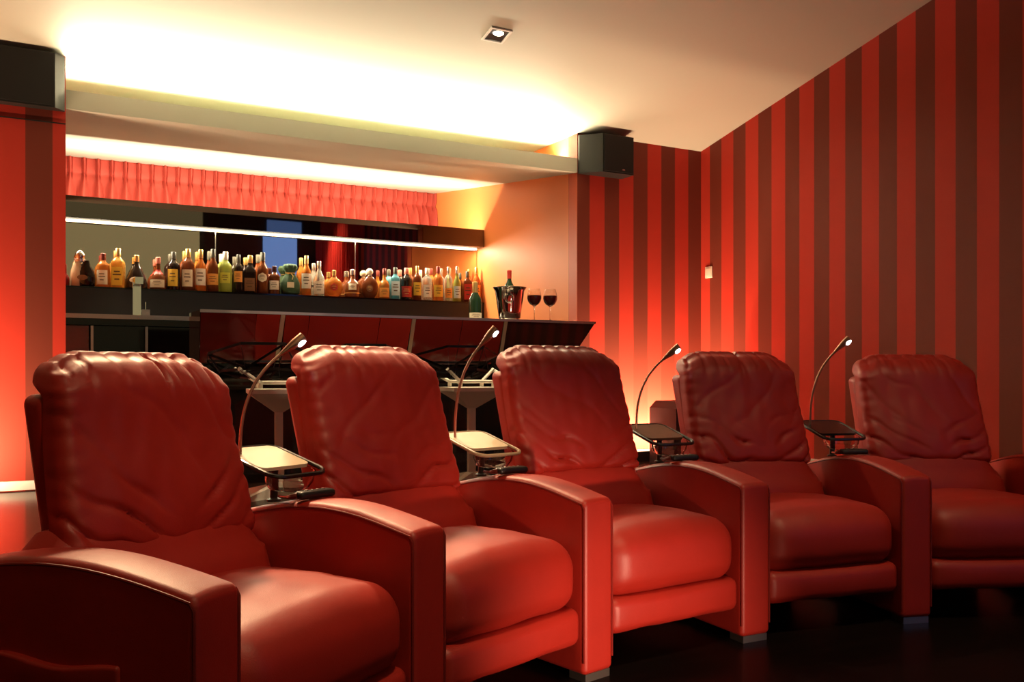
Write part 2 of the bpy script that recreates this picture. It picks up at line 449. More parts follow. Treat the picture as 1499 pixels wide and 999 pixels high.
ME = {'seat': [make_seat(i).mesh('seat', M_LEATHER) for i in range(2)],
      'footrest': make_footrest().mesh('footrest', M_LEATHER), 'lumbar': make_lumbar().mesh('lumbar_cushion', M_LEATHER),
      'shell': make_shell().mesh('back_shell', M_LEATHER), 'arm': make_arm().mesh('armrest', M_LEATHER),
      'piping': make_arm_piping().mesh('piping', M_PIPING),
      'foot': MB().box(-0.052, 0.052, 0.006, 0.075, 0.0, 0.024).mesh('foot', M_STEEL, False),
      'base': MB().box(-0.24, 0.24, 0.30, 0.66, 0.10, 0.21).mesh('mechanism', mat('black_steel', (0.004, 0.004, 0.004), 0.6), False)}
HALF = math.radians(7.25)
def add_arm(parent, x, rz):
    a = link('armrest', ME['arm'], parent, (x, 0, 0), rz)
    link('piping', ME['piping'], a); link('foot', ME['foot'], a)
    link('foot', ME['foot'], a, (0, 0.70, 0))
    return a
CHL = ['red leather recliner nearest the camera with both armrests', 'second red leather recliner from the left, behind the nearest one',
       'middle red leather recliner in front of the wine bucket', 'fourth red leather recliner from the left against the striped wall',
       'rightmost red leather recliner cut off by the picture edge']
for i in range(5):
    mx, mz = (ARM[i][0] + ARM[i + 1][0]) / 2, (ARM[i][1] + ARM[i + 1][1]) / 2
    t = thing('recliner', rm(mx, mz, LOWER), CHL[i], 'recliner', TH[i] - YAW, 'red leather recliners in a curved row')
    link('seat', ME['seat'][i % 2], t)
    link('footrest', ME['footrest'], t); link('lumbar_cushion', ME['lumbar'], t)
    sh = link('back_shell', ME['shell'], t) if i else make_shell(0.24).obj('back_shell', M_LEATHER, t)
    b = make_back(i + 1, 0.24 if i == 0 else 0.35, 1.07 if i == 0 else 1.0).obj('back_cushion', M_LEATHER, t, angle=80)
    # seam piping down both sides of the cushion
    for s in (-1, 1):
        pp = []
        for k in range(16):
            z = 0.58 + 0.33 * k / 15
            pp.append((s * (0.2845 - 0.009 * k / 15), 0.545 + (z - 0.551) * (0.24 if i == 0 else 0.35) + 0.004 * math.sin(k * 2.1), z))
        MB().tube(pp, 0.0030, 6).obj('piping', M_PIPING, b)
    b.location.z = sh.location.z = (-0.040, -0.004, 0.014, 0.0, -0.010)[i]
    b.scale.x = sh.scale.x = 0.915 if i == 0 else 0.96
    b.location.x = sh.location.x = 0.026 if i == 0 else 0.012
    link('mechanism', ME['base'], t)
    add_arm(t, PITCH / 2, -HALF)
    if i == 0:
        a = add_arm(t, -PITCH / 2, HALF)
        # magazine pocket on the outer side
        def fnp(p, q):
            if q.x < 0: p.x -= 0.010 * (1 - q.y ** 2) * (0.5 + 0.5 * q.z) + 0.004 * noise.noise(Vector((q.y * 4, q.z * 3, 1)))
            p.z += 0.006 * math.sin(q.y * 5) * max(0, q.z)
            return p
        MB().rbox((-AW - 0.001, 0.36, 0.285), (0.016, 0.40, 0.24), 0.007, 2, 18, 10, 2, fnp).obj('pocket', M_LEATHER, a)

# ------------------------------------------------------------------ swivel trays, reading lamps and handsets on the armrests
def rounded_rect(hx, hy, r, n=5):
    pts = []
    for cx, cy, a0 in ((hx - r, hy - r, 0), (-hx + r, hy - r, 90), (-hx + r, -hy + r, 180), (hx - r, -hy + r, 270)):
        for k in range(n + 1):
            a = math.radians(a0 + 90 * k / n); pts.append((cx + r * math.cos(a), cy + r * math.sin(a)))
    return pts
TRAYM = [M_TRAY, M_TRAY, M_TRAYD, M_TRAYK]
TL = ['cream swivel tray with black rim between the two nearest recliners', 'cream swivel tray left of the middle recliner',
      'brown wooden swivel tray right of the middle recliner', 'black swivel tray left of the rightmost recliner']
LL = ['thin bronze reading lamp on the leftmost cream tray', 'thin bronze reading lamp on the tray left of the middle recliner',
      'thin bronze reading lamp on the brown wooden tray', 'thin bronze reading lamp on the black tray']
HL = ['black handset on the armrest of the nearest recliner', 'black handset on the armrest left of the middle recliner',
      'black handset on the armrest right of the middle recliner', 'black handset on the armrest below the black tray']
TILT = math.radians(15)
for i in range(4):
    ax, az = ARM[i + 1]; B = BIS[i + 1]; n = (-math.sin(B), math.cos(B)); rz = B - YAW
    r0 = 0.57
    t = thing('swivel_tray', rm(ax + n[0] * r0, az + n[1] * r0, LOWER + 0.555), TL[i], 'tray', rz, 'swivel trays on the armrests')
    def tilt(p): # tilt about local x, raise
        y, z = p[1], p[2]
        return (p[0], y * math.cos(TILT) - z * math.sin(TILT), 0.125 + y * math.sin(TILT) + z * math.cos(TILT))
    # board with slot at the front: main plate + rim loop
    m = MB().prism([(x, y + 0.03) for x, y in rounded_rect(0.088, 0.085, 0.022)], 2, -0.006, 0.004); m.v = [tilt(p) for p in m.v]
    m.obj('tray_board', TRAYM[i], t)
    loop = [(x, y, 0) for x, y in rounded_rect(0.097, 0.122, 0.040, 6)]
    m = MB().tube(loop, 0.0065, 8, True); m.v = [tilt(p) for p in m.v]; m.obj('rim', M_TRAYK if i != 1 else mat('beige_rim', (0.35, 0.26, 0.16), 0.35), t)
    # clear cup holder hanging below the front
    prof = [(0.080, -0.008), (0.079, -0.036), (0.066, -0.056), (0.062, -0.054), (0.075, -0.035), (0.076, -0.008)]
    m = MB().lathe(prof, 28, 0.62, (0.012, -0.062, 0), cap=False); m.v = [tilt(p) for p in m.v]; m.obj('cup_holder', M_GLASS, t)
    MB().lathe([(0.020, 0.012), (0.020, 0.018), (0.011, 0.022), (0.011, 0.125)], 14).obj('post', M_BLACKM, t)
    # lamp
    base = Vector(tilt((-0.066, 0.066, 0.004)))
    lp = thing('reading_lamp', rm(ax + n[0] * r0, az + n[1] * r0, LOWER + 0.555), LL[i], 'lamp', rz, 'reading lamps on the trays')
    H = (0.30, 0.345, 0.30, 0.34)[i]; D = (0.135, 0.10, 0.125, 0.115)[i]
    P0 = base; P1 = base + Vector((-0.005, 0.0, H * 0.55)); P2 = base + Vector((D * 0.45, -0.01, H * 0.80)); P3 = base + Vector((D, -0.05, H))
    pth = []
    for k in range(19):
        s = k / 18; pth.append(P0 * (1 - s) ** 3 + P1 * 3 * s * (1 - s) ** 2 + P2 * 3 * s * s * (1 - s) + P3 * s ** 3)
    MB().tube(pth, [0.0045] * 19, 10).obj('gooseneck', M_COPPER, lp)
    dr = (pth[-1] - pth[-4]).normalized()
    hd = [pth[-3] + dr * (0.085 * k / 6) for k in range(7)]
    MB().tube(hd, [0.005, 0.0075, 0.010, 0.0125, 0.0140, 0.0145, 0.0145], 14).obj('lamp_head', M_COPPER, lp)
    c = pth[-3] + dr * 0.068; dn = Vector((0.35, -0.75, -0.55)); dn = (dn - dr * dn.dot(dr)).normalized(); sd = dr.cross(dn)
    m = MB(); vv = []
    for zz in (0.010, 0.0165):
        for k in range(12):
            a = 2 * PI * k / 12; vv.append(c + dn * zz + dr * 0.013 * math.cos(a) + sd * 0.009 * math.sin(a))
    m.add(vv, [tuple(range(12))[::-1], tuple(range(12, 24))] + [(k, (k + 1) % 12, 12 + (k + 1) % 12, 12 + k) for k in range(12)])
    m.obj('led', M_LEDB, lp)
    # handset lying across the back of the arm with its leather holder
    hs = thing('handset', rm(ax + n[0] * 0.40, az + n[1] * 0.40, LOWER + arm_top(0.40) + 0.004), HL[i], 'remote control', rz - 0.12, 'handsets on the armrests')
    MB().rbox((-0.005, 0.0, 0.014), (0.115, 0.042, 0.022), 0.010, 6, 3, 2, 4).obj('body', M_BLACKM, hs)
    for k in range(4):
        MB().lathe([(0.0045, 0.024), (0.0045, 0.0275), (0.002, 0.028)], 8, 1, (-0.035 + 0.018 * k, -0.004, 0)).obj('button', M_STEEL, hs)
    pth = [(-0.060, 0.0, 0.014), (-0.068, 0.01, 0.012), (-0.066, 0.03, 0.008), (-0.058, 0.06, 0.005), (-0.050, 0.10, 0.003)]
    MB().tube(pth, [0.010, 0.008, 0.006, 0.004, 0.004], 8).obj('cable', mat('dark_red_cable', (0.10, 0.015, 0.010), 0.5), hs)

# ------------------------------------------------------------------ bar counter
bar = thing('bar_counter', (-2.55, -0.17, 0), 'long glossy dark red bar counter with slanted right end', 'bar counter')
def loc(mb):
    mb.v = [(x + 2.55, y + 0.17, z) for x, y, z in mb.v]; return mb
BX0, BX1 = -3.888, -1.253
loc(MB().prism([(BX0, 0.985), (BX1 + 0.006, 0.985), (BX1 + 0.014, 1.0), (BX0, 1.0)], 1, -0.352, 0.02)).obj('counter_top', M_BAR, bar, smooth=False)
# front leans inwards towards the floor
def bar_body():
    m = MB()
    pf = [(BX0, 0.985, -0.350), (BX1, 0.985, -0.350), (BX1 - 0.20, 0.70, -0.318), (BX1 - 0.22, 0.02, -0.24), (BX0, 0.02, -0.24), (BX0, 0.70, -0.318)]
    v = [(x, y, z) for x, z, y in pf] + [(x, -0.06, z) for x, z, y in pf]
    n = len(pf)
    return m.add(v, [tuple(range(n)), tuple(range(n, 2 * n))[::-1]] + [(i, (i + 1) % n, n + (i + 1) % n, n + i) for i in range(n)])
m = MB()
x0, x1, x2 = BX0, BX1, BX1 - 0.20
q = [(x0, -0.350, 0.985), (x1, -0.350, 0.985), (x1, 0.02, 0.985), (x0, 0.02, 0.985),
     (x0, -0.315, 0.70), (x2, -0.315, 0.70), (x2, 0.02, 0.70), (x0, 0.02, 0.70)]
m.add(q, [(0, 1, 5, 4), (1, 2, 6, 5), (2, 3, 7, 6), (3, 0, 4, 7), (0, 3, 2, 1), (4, 5, 6, 7)])
loc(m).obj('front_panel', M_BAR, bar, smooth=False)
loc(MB().box(x0 + 0.03, x2 - 0.02, -0.26, 0.0, 0.0, 0.70)).obj('base', M_BLACK, bar, smooth=False)
loc(MB().box(BX0, BX1, -0.3535, -0.3500, 0.985, 1.0015)).obj('edge_strip', M_STEEL, bar, smooth=False)
def bar_piece(xa, xb, lean, proud, m, name):
    """strip of the front panel between xa and xb at the top edge, leaning sideways towards the floor"""
    y0, y1 = -0.350 - proud, -0.315 - proud; z0, z1 = 0.983, 0.702
    loc(MB().add([(xa, y0, z0), (xb, y0, z0), (xb - lean, y1, z1), (xa - lean, y1, z1), (xa, y0 + .004, z0), (xb, y0 + .004, z0), (xb - lean, y1 + .004, z1), (xa - lean, y1 + .004, z1)],
                 [(0, 1, 2, 3), (7, 6, 5, 4), (0, 4, 5, 1), (1, 5, 6, 2), (2, 6, 7, 3), (3, 7, 4, 0)])).obj(name, m, bar, smooth=False)
M_P1 = mat('red_lacquer', (0.17, 0.010, 0.006), 0.09); M_P2 = mat('dark_red_lacquer', (0.085, 0.006, 0.004), 0.09)
for xa, xb, lean, m in ((BX0 + .004, -3.58, 0.0, M_P2), (-3.575, -3.44, .02, M_P1), (-3.41, -3.27, .02, M_P1), (-3.265, -2.83, .03, M_P1), (-2.825, -2.62, .035, M_P1), (-2.59, -2.27, .04, M_P2), (-2.265, -1.97, .04, M_P2)):
    bar_piece(xa, xb, lean, 0.003, m, 'lacquer_panel')
for px in (-3.437, -2.617, -1.965):
    bar_piece(px, px + .024, .03, 0.005, mat('champagne_strip', (0.45, 0.36, 0.22), 0.3, metal=0.8), 'trim_strip')

# ------------------------------------------------------------------ back counter with sink, cabinets, bottle shelf, fascia, mirror
ctr = thing('back_counter', (-3.9, 1.25, 0), 'black sink counter behind the bar with steel edge', 'counter')
def lc(mb):
    mb.v = [(x + 3.9, y - 1.25, z) for x, y, z in mb.v]; return mb
lc(MB().box(-5.1, XA - 0.005, 1.113, 1.60, 1.015, 1.045)).obj('worktop', M_STEEL, ctr, smooth=False)
lc(MB().box(-5.1, XA - 0.005, 1.120, 1.60, 0.970, 1.015)).obj('apron', M_BLACK, ctr, smooth=False)
xs = [-5.1, -4.36, -4.0, -3.3, -2.6, -1.9, XA - 0.01]
for k in range(6):
    lc(MB().box(xs[k] + 0.004, xs[k + 1] - 0.004, 1.145, 1.60, 0.08, 0.965)).obj('cabinet_door', M_P1 if k in (0,) else M_BLACK, ctr, smooth=False)  # first door is red to stand for the recliners' reflection
for px in (-4.345, -4.0):
    lc(MB().box(px - 0.008, px + 0.008, 1.120, 1.143, 0.08, 0.965)).obj('door_handle', M_STEEL, ctr, smooth=False)
lc(MB().box(-5.1, XA - 0.01, 1.20, 1.60, 0.0, 0.08)).obj('plinth', M_BLACKM, ctr, smooth=False)

fc = thing('faucet', (-4.055, 1.22, 1.045), 'square chrome faucet standing on the sink counter', 'faucet')
MB().box(-0.027, 0.027, -0.02, 0.02, 0.0, 0.235).obj('column', M_CHROME, fc, smooth=False)
MB().box(-0.022, 0.030, -0.12, 0.02, 0.215, 0.262).obj('spout', M_CHROME, fc, smooth=False)
MB().box(0.032, 0.085, -0.025, 0.025, 0.0, 0.045).obj('handle_block', M_STEEL, fc, smooth=False)
MB().box(0.057, 0.061, -0.002, 0.002, 0.045, 0.10).obj('lever', M_CHROME, fc, smooth=False)

sh = thing('bottle_shelf', (-3.1, 1.58, 1.05), 'long black shelf carrying the row of liquor bottles', 'shelf')
MB().box(-2.0, 1.925, -0.067, 0.10, 0.203, 0.215).obj('shelf_top', M_BLACK, sh, smooth=False)
MB().box(-2.0, 1.925, -0.064, 0.10, 0.0, 0.203).obj('fascia', M_BLACKM, sh, smooth=False)

mi = thing('mirror_splashback', (-3.1, 1.672, 1.265), 'tinted mirror wall behind the bottles', 'mirror')
jx = [-5.1, -3.44, -2.31, XA - 0.004]
for k in range(3):
    MB().box(jx[k] + 0.002 + 3.1, jx[k + 1] - 0.002 + 3.1, -0.010, 0.0, 0.0, 0.49).obj('mirror_panel', M_MIRROR, mi, smooth=False)
for k in (1, 2):
    MB().box(jx[k] - 0.003 + 3.1, jx[k] + 0.003 + 3.1, -0.013, -0.004, 0.0, 0.485).obj('joint_strip', mat('joint_metal', (0.75, 0.66, 0.5), 0.25, metal=1.0), mi, smooth=False)
MB().box(-2.0, 1.925, 0.0, 0.03, -0.0, 0.49).obj('backing_board', M_BLACKM, mi, smooth=False)

up = thing('fascia_box', (-3.1, 1.513, 1.75), 'dark mirrored box beam above the bottles hiding light strips', 'light box')
MB().box(-2.0, 1.925, 0.0, 0.016, 0.004, 0.156).obj('front_board', M_FASCIA, up, smooth=False)
MB().box(-2.0, 1.925, 0.016, 1.19, 0.006, 0.020).obj('bottom_board', M_BLACKM, up, smooth=False)
MB().box(-2.0, 1.915, 0.126, 0.144, -0.006, 0.005).obj('led_strip', M_LEDW, up, smooth=False)

# pleated valance
def valance():
    m = MB(); x0, x1 = -5.15, XA - 0.006; n = 38; S = 26
    zs = [1.80, 1.95, 2.05, 2.12, 2.18, 2.22, 2.25, 2.27, 2.285, 2.30, 2.32, 2.35, 2.40, 2.425]
    pitch = (x1 - x0) / n; v = []; f = []; nx = n * S + 1
    rnd = random.Random(4); ampl = [rnd.uniform(0.75, 1.25) for _ in range(n + 2)]; sh_ = [rnd.uniform(-.12, .12) for _ in range(n + 2)]
    for z in zs:
        pinch = math.exp(-((z - 2.285) / 0.022) ** 2); low = sm(2.28, 2.10, z); hi = sm(2.29, 2.40, z)
        for i in range(nx):
            s = i / S; k = int(round(s)); fr = s - k
            wdt = 0.10 + 0.24 * low * ampl[min(k, n)] + 0.08 * hi
            b = math.exp(-((fr - sh_[min(k, n)] * low) / wdt) ** 2)
            y = 2.61 - 0.085 * b * (0.55 + 0.45 * (1 - pinch)) * (0.7 + 0.3 * low) + 0.012 * noise.noise(Vector((s * 1.7, z * 9, 0)))
            gr = math.exp(-((abs(fr) - 0.13) / 0.035) ** 2) * sm(2.20, 2.28, z)
            y += 0.035 * gr + 0.012 * pinch
            v.append((x0 + pitch * s, y, z))
    for j in range(len(zs) - 1):
        for i in range(nx - 1): f.append((j * nx + i, j * nx + i + 1, (j + 1) * nx + i + 1, (j + 1) * nx + i))
    return m.add(v, f)
M_CURT = mat('coral_fabric', (0.43, 0.055, 0.036), 0.8, bump=0.25, bscale=60, var=0.10, vscale=14)
va = valance().obj('pleated_curtain', M_CURT, angle=80)
tag(va, 'coral red pinch pleated curtain hanging at the back above the mirrored box', 'curtain')
so = va.modifiers.new('thick', 'SOLIDIFY'); so.thickness = 0.004; so.offset = 1

# ------------------------------------------------------------------ bottles
G = {'amber': mat('amber_spirit', (0.72, 0.26, 0.045), 0.03, trans=0.55), 'brown': mat('brown_spirit', (0.22, 0.055, 0.015), 0.04, trans=0.35),
     'dark': mat('dark_bottle', (0.018, 0.010, 0.007), 0.05), 'gold': mat('golden_spirit', (0.85, 0.48, 0.10), 0.03, trans=0.55),
     'clear': mat('clear_spirit', (0.90, 0.90, 0.80), 0.04, trans=0.75), 'green': mat('green_spirit', (0.50, 0.55, 0.12), 0.04, trans=0.5),
     'blue': mat('blue_glass', (0.25, 0.66, 0.74), 0.04, trans=0.55), 'red': mat('red_bottle', (0.22, 0.012, 0.010), 0.08),
     'dgreen': mat('dark_green_bottle', (0.012, 0.030, 0.014), 0.06), 'cream': mat('cream_bottle', (0.78, 0.55, 0.34), 0.25)}
Lb = {'cream': mat('cream_label', (0.78, 0.66, 0.46), 0.6), 'yellow': mat('yellow_label', (0.80, 0.52, 0.05), 0.6), 'orange': mat('orange_label', (0.80, 0.36, 0.07), 0.6),
      'white': mat('white_label', (0.82, 0.75, 0.62), 0.6), 'lime': mat('lime_label', (0.55, 0.55, 0.06), 0.6), 'black': mat('black_label', (0.03, 0.02, 0.02), 0.5),
      'brown': mat('brown_label', (0.22, 0.10, 0.04), 0.5), 'red': mat('red_label', (0.45, 0.03, 0.02), 0.5), 'pale': mat('pale_blue_label', (0.6, 0.75, 0.78), 0.5),
      'ink': mat('label_print', (0.10, 0.05, 0.02), 0.6), 'gold': mat('gold_foil', (0.85, 0.60, 0.22), 0.3, metal=0.8), 'silver': mat('silver_foil', (0.8, 0.78, 0.74), 0.25, metal=0.9),
      'rust': mat('rust_cap', (0.20, 0.03, 0.02), 0.4), 'grey': mat('grey_cap', (0.10, 0.10, 0.08), 0.4), 'pink': mat('pink_cap', (0.75, 0.22, 0.16), 0.45),
      'purple': mat('dark_purple_cap', (0.06, 0.015, 0.02), 0.4)}
SHELF_Z = 1.265; BY = 1.583

def profile(style, r, h):
    if style == 'std':    p = [(0.9, 0), (1, .02), (1, .60), (.95, .66), (.70, .72), (.42, .77), (.36, .82), (.34, .88)]
    elif style == 'tall': p = [(0.9, 0), (1, .02), (1, .56), (.88, .64), (.52, .72), (.38, .78), (.36, .90)]
    elif style == 'bell': p = [(0.86, 0), (.98, .03), (1, .10), (.88, .28), (.70, .45), (.52, .58), (.32, .68), (.22, .76), (.20, .88)]
    elif style == 'squat': p = [(0.88, 0), (1, .03), (1, .28), (.90, .40), (.60, .50), (.32, .56), (.27, .66), (.26, .86)]
    elif style == 'round': p = [(0.35, 0), (.50, .02), (.80, .12), (.97, .25), (1, .36), (.94, .50), (.74, .62), (.42, .70), (.24, .75), (.20, .88)]
    elif style == 'dec':  p = [(0.9, 0), (1, .03), (1, .45), (.80, .56), (.40, .63), (.30, .70), (.28, .88)]
    elif style == 'wine': p = [(0.9, 0), (1, .02), (1, .48), (.90, .56), (.50, .68), (.36, .76), (.34, .88)]
    return [(r * a, h * b) for a, b in p]

def prof_r(pr, z):
    for (r0, z0), (r1, z1) in zip(pr, pr[1:]):
        if z0 <= z <= z1: return r0 + (r1 - r0) * (z - z0) / max(1e-6, z1 - z0)
    return pr[0][0] if z < pr[0][1] else pr[-1][0]

def curved_label(r, sy, z0, z1, arc, seg=12, off=0.0012, oval=False, rz=0.0):
    """paper label wrapped on a bottle; r is a radius or a profile"""
    m = MB(); v = []; f = []; rows = 7 if oval or not isinstance(r, float) else 2
    for j in range(rows):
        t = j / (rows - 1); z = z0 + (z1 - z0) * t
        k = math.sin(math.acos(max(-1, min(1, 2 * t - 1)))) if oval else 1.0
        k = max(k, 0.08); rr = r if isinstance(r, float) else prof_r(r, z)
        for i in range(seg + 1):
            a = -PI / 2 + rz + (i / seg - 0.5) * arc * k
            v.append(((rr + off) * math.cos(a), (rr + off) * sy * math.sin(a) - off * (1 - sy), z))
    for j in range(rows - 1):
        for i in range(seg): f.append((j * (seg + 1) + i, j * (seg + 1) + i + 1, (j + 1) * (seg + 1) + i + 1, (j + 1) * (seg + 1) + i))
    return m.add(v, f)

def bottle(x, h, wd, style, glass, cap, lab, label, lz=(0.10, 0.48), arc=2.1, oval=False, loc=None, cap_r=1.15, capz=0.80, band=None, square=False, name='liquor_bottle', sy=None, ball=False):
    L = loc or (x, BY, SHELF_Z)
    turn = -0.30
    t = thing(name, L, label, 'bottle', turn, 'liquor bottles on the shelf' if not loc else None)
    r = wd / 2 * 0.97
    s = sy if sy is not None else (0.60 if style == 'round' else min(1.0, 0.070 / r) if r > 0.06 else 1.0)
    pr = profile(style, r, h)
    if square:
        m = MB(); v = []; n = 0; f = []
        for rr, z in pr:
            kk = sm(0.5, 0.85, rr / r)
            for q in range(24):
                a = 2 * PI * (q + .5) / 24; c_, s_ = math.cos(a), math.sin(a)
                e = 1.0 / max(abs(c_), abs(s_)); e = 1 + (min(e, 1.30) - 1) * kk
                v.append((rr * c_ * e * (1 - .06 * kk), rr * s_ * e * 0.85, z))
        for j in range(len(pr) - 1):
            for q in range(24): f.append((j * 24 + q, j * 24 + (q + 1) % 24, (j + 1) * 24 + (q + 1) % 24, (j + 1) * 24 + q))
        f += [tuple(range(24))[::-1], tuple(range((len(pr) - 1) * 24, len(pr) * 24))]
        m.add(v, f); m.obj('glass', glass, t)
    else:
        MB().lathe(pr, 24, s).obj('glass', glass, t)
    nr = pr[-1][0] * cap_r
    if ball:
        MB().lathe([(nr * .9, h * .74), (nr * .9, h * .77)] + [(max(0.002, 0.030 * math.cos(a)), h * .77 + .028 + 0.028 * math.sin(a)) for a in [-1.2 + .3 * k for k in range(9)]], 18).obj('stopper', cap, t)
    else:
        MB().lathe([(nr, h * capz), (nr * 1.04, h * (capz + .01)), (nr * 1.02, h * 0.99), (nr * 0.9, h)], 18).obj('cap', cap, t)
    if lab is not None:
        z0, z1 = lz[0] * h, lz[1] * h
        if square:
            hw = r * 0.80; y = -r * 0.85 - 0.0015
            lo = MB().box(-hw, hw, y - .001, y, z0, z1).obj('label_paper', lab, t, smooth=False)
            for q, ww in ((.72, .55), (.55, .75), (.30, .45)):
                MB().box(-hw * ww, hw * ww, y - .0018, y - .001, z0 + (z1 - z0) * q, z0 + (z1 - z0) * (q + .07)).obj('print', Lb['ink'], lo, smooth=False)
        else:
            rr = pr
            lo = curved_label(rr, s, z0, z1, arc, oval=oval).obj('label_paper', lab, t)
            for q, ww in ((.70, .55), (.52, .72), (.28, .42)):
                b = curved_label(rr, s, z0 + (z1 - z0) * q, z0 + (z1 - z0) * (q + .06), arc * ww * 0.8, off=0.002)
                b.obj('print', Lb['ink'] if lab not in (Lb['black'], Lb['brown'], Lb['red']) else Lb['gold'], lo)
    if band:
        z0, z1, bm = band
        MB().lathe([(prof_r(pr, h * (z0 + (z1 - z0) * q / 3)) + .0012, h * (z0 + (z1 - z0) * q / 3)) for q in range(4)], 24, s, cap=False).obj('band', bm, t)
    return t

bottle(-4.489, .157, 0.055, 'squat', G['red'], Lb['rust'], None, 'small dark red bottle half hidden at the left end of the shelf')
# two-tone liqueur bottle: cream half and black half leaning together
t = thing('liquor_bottle', (-4.376, BY, SHELF_Z), 'two-tone cream and black liqueur bottle with silver ball stopper', 'bottle', -0.30, 'liquor bottles on the shelf')
MB().lathe([(.034, 0), (.040, .01), (.042, .08), (.036, .13), (.024, .165), (.020, .19)], 20, .9, (-0.040, 0, 0)).obj('cream_half', G['cream'], t)
MB().lathe([(.050, 0), (.060, .012), (.063, .06), (.054, .11), (.030, .150), (.020, .19)], 20, .62, (0.022, 0, 0)).obj('black_half', G['dark'], t)
MB().lathe([(.036, .180), (.037, .198), (.034, .20)], 18, 1, (-0.020, 0, 0)).obj('collar', Lb['silver'], t)
MB().lathe([(.030, .198), (.034, .215), (.033, .235), (.022, .252), (.010, .262)], 18, 1, (-0.020, 0, 0)).obj('stopper', M_CHROME, t)
lo = MB().lathe([(.036, -.003), (.036, 0.0)], 20, .5).mesh('label_paper', Lb['brown'])
lo = link('label_paper', lo, t, (0.006, -0.043, 0.065)); lo.rotation_euler = (PI / 2, 0, 0)

bottle(-4.243, .248, 0.096, 'std', G['amber'], Lb['rust'], Lb['cream'], 'amber bottle with rust cap beside the two-tone bottle', (0.08, .50), 1.7)
bottle(-4.143, .292, 0.097, 'std', G['gold'], Lb['gold'], Lb['yellow'], 'golden square bottle with gold cap and yellow label', (0.06, .52), square=True)
bottle(-4.017, .249, 0.157, 'bell', G['dark'], Lb['gold'], Lb['cream'], 'black bell shaped bottle behind the faucet', (0.16, .34), 1.2, oval=True)
bottle(-3.868, .243, 0.120, 'squat', G['brown'], Lb['pink'], Lb['cream'], 'squat brown bottle with red neck and wide cream label', (0.06, .30), 2.0, band=(.48, .62, Lb['red']))
bottle(-3.759, .291, 0.098, 'std', G['dark'], Lb['grey'], Lb['yellow'], 'dark bottle with arched bright yellow label', (0.10, .54), 1.6)
bottle(-3.655, .319, 0.099, 'std', G['brown'], Lb['gold'], Lb['cream'], 'brown bottle with gold cap and ornate cream label', (0.10, .50), 1.7, oval=False)
bottle(-3.563, .319, 0.085, 'tall', G['amber'], Lb['gold'], Lb['white'], 'amber bottle with gold cap and pale label left of the orange labelled one', (0.14, .54), 2.2)
bottle(-3.472, .330, 0.084, 'tall', G['brown'], Lb['grey'], Lb['orange'], 'brown bottle with dark cap and wide orange label', (0.16, .42), 2.4)
bottle(-3.379, .315, 0.101, 'std', G['green'], Lb['white'], Lb['lime'], 'yellow green bottle with white cap', (0.22, .48), 1.7, capz=.80)
bottle(-3.281, .300, 0.079, 'std', G['dark'], Lb['grey'], Lb['orange'], 'slim dark bottle with small orange label and grey cap', (0.28, .56), 1.8, capz=.78)
bottle(-3.192, .298, 0.099, 'tall', G['dark'], Lb['gold'], Lb['brown'], 'dark square bottle with gold cap and brown label', (0.06, .40), square=True)
bottle(-3.094, .328, 0.091, 'tall', G['brown'], Lb['grey'], Lb['cream'], 'tall dark brown bottle with cream shield label and black cap', (0.28, .50), 1.7, oval=True)
bottle(-3.003, .225, 0.091, 'std', G['brown'], Lb['purple'], Lb['white'], 'short bottle with purple cap and white label', (0.16, .48), 1.8)
# bottle in a green cloth bag
t = thing('cloth_bag_bottle', (-2.877, BY, SHELF_Z), 'bottle wrapped in a dark green cloth bag tied with gold cord', 'bottle', -0.2, 'liquor bottles on the shelf')
m = MB(); prof = [(.055, 0), (.072, .015), (.078, .05), (.074, .10), (.052, .145), (.034, .170), (.032, .180), (.048, .20), (.056, .225), (.046, .245), (.02, .249)]
m.lathe(prof, 36, .85)
m.v = [(x * (1 + .10 * math.sin(math.atan2(y, x) * 9) * sm(.05, .2, z)), y * (1 + .10 * math.sin(math.atan2(y, x) * 9) * sm(.05, .2, z)), z) for x, y, z in m.v]
m.obj('bag', mat('green_cloth', (0.035, 0.075, 0.030), 0.8, bump=.3, bscale=90), t, angle=80)
MB().tube([(.036 * math.cos(a), .032 * math.sin(a), .176) for a in [2 * PI * k / 20 for k in range(20)]], .004, 6, True).obj('cord', Lb['gold'], t)
MB().tube([(0, -.034, .176), (-.02, -.052, .165), (-.04, -.062, .176)], .003, 6).obj('cord_end', Lb['gold'], t)
MB().tube([(0, -.034, .176), (.02, -.055, .15), (.012, -.066, .12)], .003, 6).obj('cord_end', Lb['gold'], t)
lo = curved_label(.0785, .85, .055, .10, .7).obj('label_paper', Lb['cream'], t)

bottle(-2.746, .323, 0.081, 'tall', G['amber'], Lb['gold'], Lb['white'], 'tall amber bottle with gold cap right of the green cloth bag', (0.18, .55), 2.2)
bottle(-2.641, .285, 0.089, 'wine', G['clear'], Lb['silver'], Lb['white'], 'clear bottle with silver cap and white label', (0.06, .42), 2.2, band=(.30, .36, Lb['black']))
bottle(-2.516, .219, 0.146, 'round', G['amber'], Lb['gold'], Lb['red'], 'round amber decanter with radiating facets and red medallion', (0.22, .50), 0.9, oval=True)
bottle(-2.360, .233, 0.133, 'dec', G['brown'], Lb['silver'], Lb['cream'], 'broad brown bottle with small cream label and silver cap', (0.26, .48), 1.0, band=(.14, .17, Lb['gold']))
bottle(-2.211, .253, 0.147, 'round', G['brown'], Lb['cream'], Lb['brown'], 'round brown decanter with cream ball stopper', (0.20, .44), 0.8, oval=True, ball=True)
bottle(-2.082, .256, 0.095, 'dec', G['amber'], Lb['rust'], Lb['orange'], 'amber cut glass decanter left of the blue bottle', (0.06, .36), 2.0)
